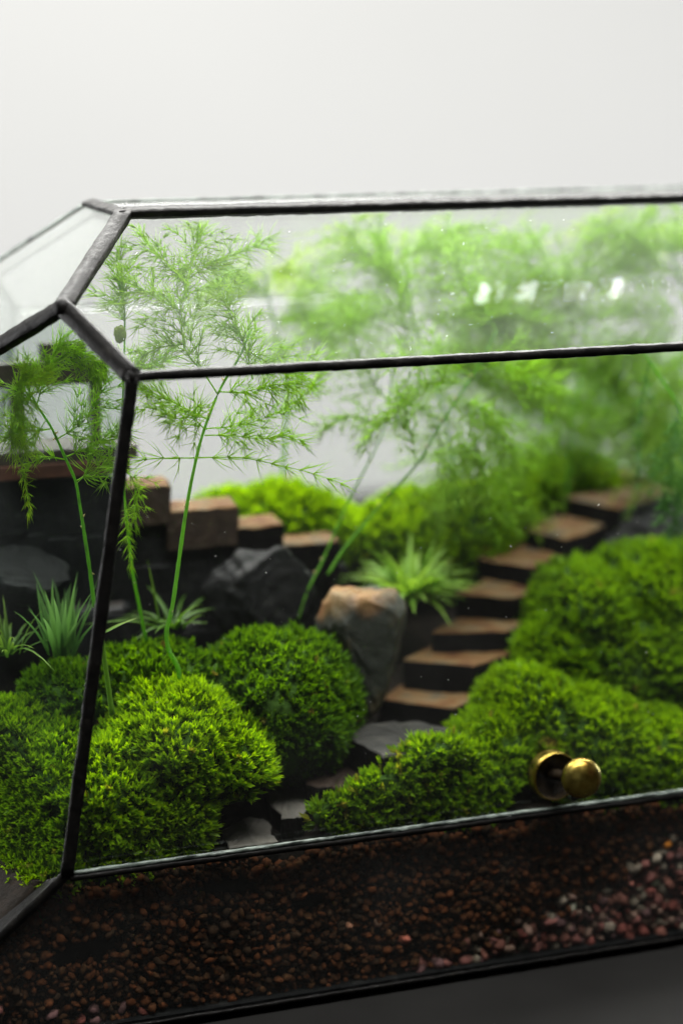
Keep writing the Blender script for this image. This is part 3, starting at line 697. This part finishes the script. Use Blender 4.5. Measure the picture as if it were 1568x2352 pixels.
moss('peaked moss bank right of the lowest step, behind the brass knob', [(1215, 1680, 3.0, 105, 1.8, 150), (1120, 1735, 2.3, 85, 1.3, 90), (1330, 1740, 2.6, 165, 2.0, 155), (1480, 1785, 2.3, 150, 1.8, 145), (1640, 1810, 2.3, 150, 1.8, 145)], MD_LO, MD_HI, 24, 0.26)
moss('small moss cushion at the front glass with a browned left end', [(1000, 1815, 0.95, 120, 0.7, 112), (880, 1845, 0.8, 90, 0.6, 70), (785, 1878, 0.7, 70, 0.5, 42), (1090, 1840, 0.8, 85, 0.6, 70)], (0.085, 0.18, 0.006), (0.2, 0.38, 0.01), 26, 0.24, brown=0.02, edge=0.18)
moss('bright blurred moss at the back behind the brown steps', [(640, 1225, 11.5, 130, 1.4, 95), (530, 1225, 11.8, 80, 1.1, 85), (740, 1240, 11.6, 90, 1.3, 80)], BR_LO, BR_HI, 18, 0.3)
moss('back moss behind the strappy grass tuft in the middle', [(930, 1250, 10.8, 130, 1.6, 110), (1060, 1240, 11.0, 120, 1.6, 115), (1150, 1215, 11.8, 60, 1.1, 105)], BR_LO, BR_HI, 18, 0.3)
moss('bright moss lump behind the topmost slate step', [(1310, 1110, 13.0, 95, 0.9, 65), (1235, 1140, 12.8, 80, 0.9, 75)], BR_LO, BR_HI, 18, 0.3)

# ------------------------------------------------------------------ grasses
def tuft(name, label, px, py, y, n, lmin, lmax, wid, spread, droop, c_lo, c_hi, tipc=None, seg=5, cat='grass tuft', up=1.0, base_r=0.18, mean=(0, 0, 0)):
    c0 = at(px, py, y); t = thing(name, label, cat, c0)
    for k in range(n):
        a = rng.uniform(0, 2*math.pi); s_ = spread*math.sqrt(rng.random())
        d = nrm(A3(math.cos(a)*s_, math.sin(a)*s_, up)+A3(*mean)); out = A3(math.cos(a), math.sin(a), 0)
        L = rng.uniform(lmin, lmax); tt = rng.random(); c = A3(*c_lo)*(1-tt)+A3(*c_hi)*tt
        dr = (out*0.35-A3(0, 0, 1)*rng.uniform(0.4, 1.1))*droop*s_/max(spread, 1e-3)+rng.normal(size=3)*0.08
        g = G()
        blades(g, [c0+A3(math.cos(a), math.sin(a), 0)*base_r*rng.random()], [d], A3(0, 0, 1)+out*0.2, np.array([L]), np.array([wid*rng.uniform(0.75, 1.2)]), dr[None], c[None], None if tipc is None else A3(*tipc)[None], seg)
        build('leaf', gclamp(g, 0.28), M_blade, t)
    return t
tuft('strappy_tuft', 'pale green strappy tuft growing behind the ochre topped boulder', 940, 1385, 7.4, 130, 1.0, 2.7, 0.26, 0.95, 0.85, (0.14, 0.28, 0.03), (0.28, 0.46, 0.08), mean=(0.15, 0, 0))
tuft('dwarf_tuft', 'upright blue green tuft behind the left end glass', 142, 1500, 4.6, 34, 1.5, 2.35, 0.17, 0.42, 0.25, (0.03, 0.10, 0.02), (0.07, 0.17, 0.035), tipc=(0.11, 0.2, 0.07), base_r=0.45)
tuft('arching_tuft', 'low tuft of arching leaves at the left edge below the grey topped rock', 20, 1500, 4.9, 34, 1.0, 2.0, 0.10, 1.1, 0.9, (0.03, 0.08, 0.012), (0.06, 0.14, 0.02), tipc=(0.20, 0.30, 0.05), base_r=0.5)
tuft('curly_tuft', 'dark tuft with curling bright tipped leaves behind the fern stem', 400, 1440, 5.8, 24, 0.7, 2.2, 0.14, 1.8, 0.9, (0.012, 0.04, 0.005), (0.04, 0.11, 0.012), tipc=(0.14, 0.28, 0.04), up=0.75, base_r=0.4)
# seedling
pts = resample([at(258, 1640, 1.2), at(247, 1560, 1.15), at(238, 1490, 1.1), at(237, 1455, 1.1)], 14)
sd = thing('seedling', 'thin yellow green seedling with one sideways leaf beside the slanting bar', 'seedling', pts[0])
g = G(); tube(g, pts, 0.075, 0.05, 6, c=(0.13, 0.24, 0.03)); build('stem', g, M_blade, sd)
g = G(); e0 = at(237, 1456, 1.1); e1 = at(318, 1421, 1.2)
blades(g, [e0], [nrm(at(270, 1436, 1.1)-e0)], A3(0, -0.4, 1), np.array([np.linalg.norm(e1-e0)]), np.array([0.09]), np.array([[0.02, 0, -0.12]]), np.array([[0.16, 0.30, 0.05]]), np.array([[0.34, 0.42, 0.14]]), 6); build('leaf', g, M_blade, sd)

# ------------------------------------------------------------------ asparagus ferns
F_LO, F_HI = A3(0.17, 0.31, 0.02), A3(0.30, 0.47, 0.04)
def whorls(g, P, spacing, nn, length, rad, lo=F_LO, hi=F_HI, ang=62, taper=0.3, jit=0.3):
    L = np.r_[0, np.cumsum(np.linalg.norm(np.diff(P, axis=0), axis=1))]
    n = max(2, int(L[-1]/spacing)); s = np.linspace(spacing*0.4, L[-1], n)
    Q = np.stack([np.interp(s, L, P[:, k]) for k in range(3)], 1)
    D = np.gradient(P, axis=0); D = nrm(np.stack([np.interp(s, L, D[:, k]) for k in range(3)], 1))
    B = np.repeat(Q, nn, 0); D = np.repeat(D, nn, 0); f = np.repeat(s/L[-1], nn); m = len(B)
    a, b = frame(D); az = rng.uniform(0, 2*math.pi, m); th = np.radians(ang*(1-0.45*f)+rng.normal(size=m)*14)
    d = D*np.cos(th)[:, None]+(a*np.cos(az)[:, None]+b*np.sin(az)[:, None])*np.sin(th)[:, None]
    ln = length*(1-taper*f)*rng.uniform(0.6, 1.25, m)
    t = rng.random(m)[:, None]; c = lo*(1-t)+hi*t
    bend = D*0.5+rng.normal(size=(m, 3))*jit
    needles(g, B+rng.normal(size=B.shape)*0.012, d, ln, rad*rng.uniform(0.8, 1.2, m), bend, c)
def fern(label, stem_px, base_r=0.055, tip_r=0.02, group='asparagus ferns'):
    P = resample([at(*p) for p in stem_px], 60)
    t = thing('asparagus_fern', label, 'fern', P[0], group)
    g = G(); tube(g, clamp_in(P), base_r, tip_r, 7, c=(0.14, 0.30, 0.05), wob=0.06)
    for _ in range(7):                       # small papery scales on the stem
        i = rng.integers(4, 55); needles(g, P[i:i+1], nrm(rng.normal(size=(1, 3))+A3(0, 0, 1.5)), np.array([0.14]), np.array([0.035]), np.zeros((1, 3)), np.array([[0.40, 0.36, 0.2]]))
    build('stem', g, M_fern, t); t['_P'] = [float(x) for x in P.ravel()]
    return t
def frond(t, px, spacing=0.27, nn=9, length=0.78, rad=0.0105, side=0, side_len=1.2, lo=F_LO, hi=F_HI, axis_r=0.02):
    """px: points of the axis in the picture with depth; side = number of side sprays along it."""
    P = resample([at(*p) for p in px], 40); g = G()
    side = int(side*2.1)
    tube(g, P, axis_r, axis_r*0.45, 5, c=lo*1.1)
    whorls(g, P[4:], spacing, nn, length, rad, lo, hi)
    for k in range(side):
        i = int(5+(33*(k+rng.random()*0.6)/max(1, side))); p = P[i]; d = nrm(P[min(i+1, 39)]-P[i-1]); a, b = frame(d[None])
        az = rng.uniform(0, 6.3); o = a[0]*math.cos(az)+b[0]*math.sin(az)
        L = side_len*(1.1-0.6*i/39)*rng.uniform(0.6, 1.2); dd = nrm(d*0.75+o*0.9)
        q = resample([p, p+dd*L*0.5+A3(0, 0, 0.04*L), p+dd*L-A3(0, 0, 0.10*L)], 12)
        tube(g, q, axis_r*0.6, axis_r*0.3, 4, c=lo*1.1); whorls(g, q, spacing*0.85, max(4, nn-1), length*0.8, rad*0.9, lo, hi)
    return build('frond', gclamp(g, 0.28), M_fern, t)
# fern one: the sharp stem left of the middle
f1 = fern('tall asparagus fern with a pale crooked stem rising from the bright front left moss',
          [(412, 1566, 2.7), (410, 1535, 2.7), (388, 1492, 2.7), (383, 1448, 2.7), (396, 1395, 2.7), (411, 1290, 2.75), (425, 1190, 2.8), (441, 1100, 2.85), (462, 1010, 2.9), (490, 930, 2.9), (514, 878, 2.9), (550, 820, 2.9), (575, 760, 3.0)], 0.066, 0.026)
FR = [
 ([(440, 1052, 2.8), (523, 1050, 2.6), (573, 1054, 2.5), (647, 1070, 2.4), (717, 1087, 2.3), (782, 1110, 2.2)], dict(spacing=.34, nn=8, length=.7, side=0, rad=.012)),
 ([(440, 1052, 2.85), (390, 1052, 2.7), (349, 1054, 2.6), (300, 1060, 2.5), (262, 1075, 2.4)], dict(spacing=.34, nn=8, length=.7, side=0, rad=.012)),
 ([(470, 1000, 2.9), (530, 1000, 2.7), (600, 1008, 2.5), (650, 1000, 2.4), (690, 1012, 2.3)], dict(side=4, side_len=.9)),
 ([(470, 985, 2.9), (560, 975, 3.3), (640, 945, 3.6), (700, 905, 4.0), (730, 870, 4.2)], dict(side=5, side_len=.8)),
 ([(480, 965, 2.9), (430, 940, 2.8), (380, 915, 2.6), (330, 895, 2.4)], dict(side=6, side_len=.9, nn=8)),
 ([(470, 985, 2.9), (440, 960, 2.4), (400, 960, 2.1), (360, 940, 1.9)], dict(side=5, side_len=.8)),
 ([(500, 905, 2.9), (470, 860, 2.9), (425, 800, 2.9), (417, 711, 2.9), (433, 641, 3.5), (452, 560, 4.9), (470, 520, 5.6)], dict(side=12, side_len=1.5)),
 ([(435, 640, 3.5), (490, 600, 4.3), (550, 580, 4.8), (615, 550, 5.4)], dict(side=6, side_len=.9)),
 ([(430, 650, 3.4), (390, 610, 4.2), (355, 575, 4.9), (325, 540, 5.4)], dict(side=5, side_len=.9)),
 ([(580, 870, 2.9), (563, 798, 2.9), (525, 715, 3.0), (498, 660, 3.5)], dict(side=9, side_len=1.3)),
 ([(560, 800, 3.0), (610, 830, 3.0), (660, 860, 3.0), (720, 840, 3.3)], dict(side=6, side_len=1.)),
 ([(430, 720, 3.0), (370, 690, 3.2), (320, 660, 3.7), (265, 640, 4.2)], dict(side=6, side_len=1.)),
 ([(425, 790, 3.0), (360, 800, 3.0), (320, 830, 2.8), (300, 850, 2.6)], dict(side=5, side_len=.8)),
 ([(500, 900, 2.9), (560, 900, 2.7), (620, 885, 2.6), (680, 880, 2.5)], dict(side=5, side_len=.9)),
]
for px, kw in FR: frond(f1, px, **kw)
# fern two: behind the left end glass
f2 = fern('asparagus fern with a bare stem seen through the left end glass', [(218, 1395, 3.6), (207, 1310, 3.6), (195, 1230, 3.6), (184, 1160, 3.6), (174, 1105, 3.6), (150, 1050, 3.6), (120, 985, 3.7), (85, 930, 3.8), (60, 880, 3.9)], 0.056, 0.026)
for px, kw in [
 ([(150, 1055, 3.6), (100, 1050, 3.3), (60, 1075, 3.1), (30, 1115, 2.9), (2, 1175, 2.7)], dict(spacing=.22, nn=9, length=.42, side=0, rad=.014)),
 ([(174, 1105, 3.6), (215, 1085, 3.4), (250, 1060, 3.2), (262, 1090, 3.0)], dict(side=4, side_len=.8)),
 ([(150, 1050, 3.6), (200, 1030, 3.5), (250, 1005, 3.5), (280, 985, 3.4)], dict(side=6, side_len=.9)),
 ([(130, 1010, 3.7), (190, 970, 3.7), (220, 920, 3.7), (240, 880, 3.8)], dict(side=6, side_len=.9)),
 ([(120, 985, 3.7), (60, 990, 3.6), (10, 1000, 3.5), (-30, 1020, 3.4)], dict(side=7, side_len=.9)),
 ([(85, 930, 3.8), (100, 880, 3.7), (120, 830, 3.6), (140, 780, 3.6)], dict(side=9, side_len=1.0, nn=9)),
 ([(85, 930, 3.8), (50, 900, 3.6), (20, 870, 3.4), (-5, 850, 3.3)], dict(side=8, side_len=1.0, nn=9)),
 ([(120, 830, 3.6), (170, 810, 3.5), (210, 820, 3.4), (240, 850, 3.3)], dict(side=7, side_len=.8, nn=9)),
 ([(60, 880, 3.9), (40, 940, 3.4), (30, 1000, 3.2), (20, 1040, 3.0)], dict(side=7, side_len=.8, nn=8)),
]: frond(f2, px, **kw)
# fern three: hanging spray just right of the slanting bar
f3 = fern('thin asparagus fern hanging in a needle spray close behind the slanting bar', [(337, 1475, 5.2), (322, 1400, 5.0), (308, 1330, 4.8), (300, 1270, 4.6), (292, 1200, 4.4), (285, 1120, 4.3), (282, 1000, 4.2), (284, 880, 4.2), (287, 765, 4.2), (285, 700, 4.3), (272, 640, 4.4)], 0.05, 0.02)
for px, kw in [
 ([(288, 1150, 4.3), (290, 1200, 4.1), (296, 1250, 4.0), (302, 1290, 3.9)], dict(spacing=.2, nn=9, length=.5)),
 ([(285, 1080, 4.3), (305, 1100, 4.2), (315, 1150, 4.1), (312, 1200, 4.0)], dict(spacing=.2, nn=8, length=.5, side=3, side_len=.6)),
 ([(287, 765, 4.2), (285, 700, 4.3), (270, 640, 4.6), (280, 570, 5.0)], dict(side=7, side_len=.9)),
 ([(284, 900, 4.2), (300, 860, 4.2), (330, 840, 4.3), (380, 830, 4.4)], dict(side=6, side_len=.8)),
]: frond(f3, px, **kw)
# bud hanging below the roof
c0 = at(276, 768, 4.0); g = G(); V, T = ICO4; g.add(c0+V*A3(0.15, 0.15, 0.23)*(1+0.2*noise3(V, 4, 1.2)[:, None]), t=T, c=(0.15, 0.22, 0.025))
tag(build('seed_pod', g, M_blade, origin=c0), 'small olive seed pod hanging in the fern below the roof corner', 'seed pod')
# ferns four and five: the two long leaning stems
f4 = fern('asparagus fern with the left of two long leaning bare stems', [(684, 1425, 6.3), (705, 1360, 6.3), (740, 1290, 6.4), (770, 1220, 6.5), (800, 1150, 6.6), (850, 1055, 6.8), (882, 985, 7.0), (895, 920, 7.2), (900, 850, 7.4)], 0.042, 0.022)
f5 = fern('asparagus fern with the right of two long leaning bare stems', [(752, 1320, 6.0), (790, 1260, 6.0), (835, 1205, 6.0), (900, 1130, 5.9), (960, 1062, 5.8), (1005, 985, 5.7), (1050, 915, 5.6), (1095, 845, 5.5), (1140, 760, 5.6)], 0.045, 0.022)
B_LO, B_HI = A3(0.17, 0.30, 0.03), A3(0.32, 0.50, 0.065)
for t, px, kw in [
 (f4, [(895, 930, 7.2), (860, 880, 7.6), (820, 800, 8.0), (790, 720, 8.4)], dict(side=8)),
 (f4, [(900, 860, 7.4), (930, 780, 7.8), (920, 690, 8.2), (900, 600, 8.6)], dict(side=10, side_len=1.5)),
 (f4, [(885, 985, 7.0), (830, 960, 6.8), (780, 960, 6.6), (740, 990, 6.5)], dict(side=4, side_len=.8)),
 (f4, [(890, 950, 7.1), (950, 930, 7.0), (990, 960, 6.9), (1010, 1020, 6.8)], dict(side=5, side_len=.9)),
 (f5, [(955, 1068, 5.8), (945, 1000, 5.6), (930, 940, 5.5), (915, 900, 5.4)], dict(side=4, side_len=.7, nn=8)),
 (f5, [(1000, 990, 5.7), (1060, 1020, 5.5), (1110, 1080, 5.3), (1150, 1150, 5.2), (1180, 1210, 5.1)], dict(side=9, side_len=1.1)),
 (f5, [(985, 1020, 5.8), (1020, 1060, 5.5), (1040, 1100, 5.3), (1060, 1130, 5.2)], dict(side=6, side_len=.9)),
 (f5, [(1050, 915, 5.6), (1110, 940, 5.4), (1160, 1000, 5.2), (1190, 1070, 5.1)], dict(side=9, side_len=1.1)),
 (f5, [(1095, 845, 5.5), (1160, 850, 5.3), (1220, 890, 5.2), (1280, 900, 5.1)], dict(side=9, side_len=1.2)),
 (f5, [(1140, 760, 5.6), (1100, 700, 5.8), (1060, 640, 6.0), (1040, 580, 6.3)], dict(side=10, side_len=1.4)),
 (f5, [(1080, 860, 5.5), (1010, 830, 5.4), (950, 830, 5.2), (890, 820, 5.0)], dict(side=9, side_len=1.1)),
 (f5, [(1070, 880, 5.5), (1000, 880, 5.2), (940, 910, 5.0), (880, 960, 4.9)], dict(side=6, side_len=.9)),
 (f5, [(945, 1000, 5.6), (900, 960, 5.4), (860, 990, 5.3), (840, 1030, 5.2)], dict(side=4, side_len=.7)),
 (f5, [(1040, 930, 5.6), (1090, 1000, 5.3), (1100, 1080, 5.2), (1090, 1140, 5.1)], dict(side=8, side_len=.9)),
]: frond(t, px, lo=B_LO, hi=B_HI, **{**dict(spacing=.29, nn=8, length=.74, rad=.0115, side_len=1.3), **kw})
# fern six: hanging stems at the right edge
f6 = fern('asparagus fern drooping in dark sprays at the right edge above the moss bank', [(1640, 1330, 5.0), (1625, 1200, 5.0), (1600, 1060, 4.8), (1560, 940, 4.6), (1510, 860, 4.5), (1470, 800, 4.5)], 0.06, 0.03)
for px, kw in [
 ([(1490, 830, 4.5), (1472, 920, 4.6), (1466, 1010, 4.7), (1462, 1110, 4.8)], dict(spacing=.28, nn=6, length=.45, side=3, side_len=.6)),
 ([(1560, 930, 4.6), (1545, 1010, 4.4), (1535, 1100, 4.3), (1520, 1180, 4.3)], dict(side=8, side_len=.9)),
 ([(1600, 1050, 4.8), (1570, 1100, 4.3), (1555, 1160, 4.2), (1535, 1230, 4.2)], dict(side=7, side_len=.9)),
]: frond(f6, px, lo=A3(0.06, 0.17, 0.03), hi=A3(0.13, 0.30, 0.06), **{**dict(spacing=.22, nn=9, length=.52), **kw})
# the blurred thicket at the back
def thicket(label, stem, fr, lo=B_LO, hi=B_HI, reps=1):
    t = fern(label, stem, 0.06, 0.03)
    for px in fr:
        for rep in range(reps):
            q = px if rep == 0 else [px[0]]+[(x+rng.normal()*70, y+rng.normal()*60, d-0.4+rng.normal()*0.3) for x, y, d in px[1:]]
            frond(t, q, spacing=.34, nn=8, length=.78, rad=.0112, side=9, side_len=2.8, lo=lo, hi=hi)
def wander(x, y, d, dx, dy, dd):
    out = [(x, y, d)]
    for k in range(3):
        x += 1.25*dx*rng.uniform(0.7, 1.3)+rng.normal()*26; y += 1.25*dy*rng.uniform(0.7, 1.3)+rng.normal()*26; d = min(13.3, d+dd); out.append((x, y, d))
    return out
thicket('blurred asparagus fern filling the roof space in the middle', [(1050, 1180, 9.5), (1030, 1000, 9.5), (990, 850, 9.4), (950, 740, 9.3), (930, 600, 9.2)],
        [wander(990, 850, 9.4, 30, -60, .2), wander(950, 740, 9.3, -40, -50, .2), wander(960, 760, 9.3, 45, -45, .2), wander(940, 650, 9.2, -35, -30, .2), wander(935, 620, 9.2, 30, -20, .2), wander(940, 700, 9.3, -50, 20, .3), wander(960, 780, 9.3, 60, 15, .2), wander(950, 720, 9.3, 75, 0, .2), wander(950, 740, 9.3, 85, -25, .2), wander(1000, 880, 9.4, 40, 40, -.4)])
thicket('blurred asparagus fern arching under the roof pane at the right', [(1300, 1150, 11.0), (1310, 1000, 11.0), (1330, 850, 10.8), (1350, 700, 10.5), (1340, 600, 10.2)],
        [wander(1350, 700, 10.5, 50, -50, 0), wander(1340, 650, 10.4, -50, -35, 0), wander(1350, 620, 10.2, 60, -20, 0), wander(1345, 720, 10.5, -45, 40, 0), wander(1350, 740, 10.5, 60, 30, 0), wander(1350, 700, 10.5, -60, 10, 0), wander(1340, 660, 10.4, -70, 20, 0), wander(1335, 800, 10.7, -55, 20, 0), wander(1335, 830, 10.7, 55, 35, 0), wander(1320, 900, 10.9, 45, 50, 0), wander(1315, 950, 11, -40, 50, 0)], reps=1)
thicket('blurred bright asparagus fern in the upper right corner of the roof', [(1640, 1150, 9.0), (1620, 950, 9.0), (1590, 780, 9.0), (1560, 640, 9.0), (1530, 560, 9.0)],
        [wander(1560, 640, 9, -45, -30, .2), wander(1540, 600, 9, 20, -20, .2), wander(1570, 680, 9, -50, 15, .3), wander(1580, 740, 9, -45, 35, .3), wander(1590, 780, 9, -30, 60, .2), wander(1600, 850, 9, -45, 50, .3), wander(1540, 580, 9, -60, -10, .3), wander(1610, 920, 9, -40, 40, .3)])
thicket('blurred low asparagus fern massed behind the topmost slate step', [(1440, 1090, 13.3), (1450, 1030, 13.3), (1460, 970, 13.2), (1470, 900, 13.2), (1480, 840, 13.0)],
        [wander(1450, 1030, 13.3, -45, -5, 0), wander(1455, 1000, 13.3, -45, -25, 0), wander(1460, 980, 13.2, 45, -10, 0), wander(1455, 1020, 13.3, 45, 10, 0), wander(1470, 920, 13.2, -45, -20, 0), wander(1475, 890, 13.2, 40, -30, 0), wander(1450, 1050, 13.3, -50, 15, 0), wander(1465, 950, 13.2, -60, 20, 0)],
        A3(0.10, 0.24, 0.015), A3(0.22, 0.42, 0.03))
thicket('blurred asparagus fern hanging behind the two leaning stems', [(1130, 1200, 10.5), (1140, 1080, 10.4), (1150, 980, 10.3), (1150, 880, 10.2)],
        [wander(1150, 900, 10.2, -30, -35, 0), wander(1150, 920, 10.2, 40, -30, 0), wander(1148, 960, 10.3, 45, 20, 0), wander(1145, 1000, 10.3, 30, 45, 0), wander(1140, 1040, 10.4, -35, 35, 0)], reps=1)
thicket('faint blurred asparagus fern near the back glass left of the middle', [(640, 1160, 12.4), (655, 1000, 12.4), (650, 850, 12.3), (620, 700, 12.2), (600, 600, 12.0)],
        [wander(650, 800, 12.3, 40, -30, 0), wander(620, 700, 12.2, -10, -45, 0), wander(625, 720, 12.2, 45, 5, 0), wander(605, 620, 12.0, 20, -30, 0)])

# ------------------------------------------------------------------ little unseen lamps added only so their reflections glint in the roof pane
for i, (px, py, rr) in enumerate([(1112, 663, 0.13), (1204, 660, 0.09), (1224, 656, 0.09), (1345, 657, 0.07), (1420, 651, 0.11), (1412, 656, 0.08), (1310, 660, 0.05), (1150, 662, 0.05)]):
    r = nrm(ray(px, py)); t = np.dot(pB-CAM, nroof)/np.dot(r, nroof); p = CAM+r*t
    d = r-2*np.dot(r, nroof)*nroof; q = p+d*11.5
    l = bpy.data.lights.new('glint_bulb', 'POINT'); l.shadow_soft_size = rr*S; l.energy = 48*4*math.pi**2*(rr*S)**2
    o = bpy.data.objects.new('glint_bulb', l); COL.objects.link(o); o.location = Vector(q)*S
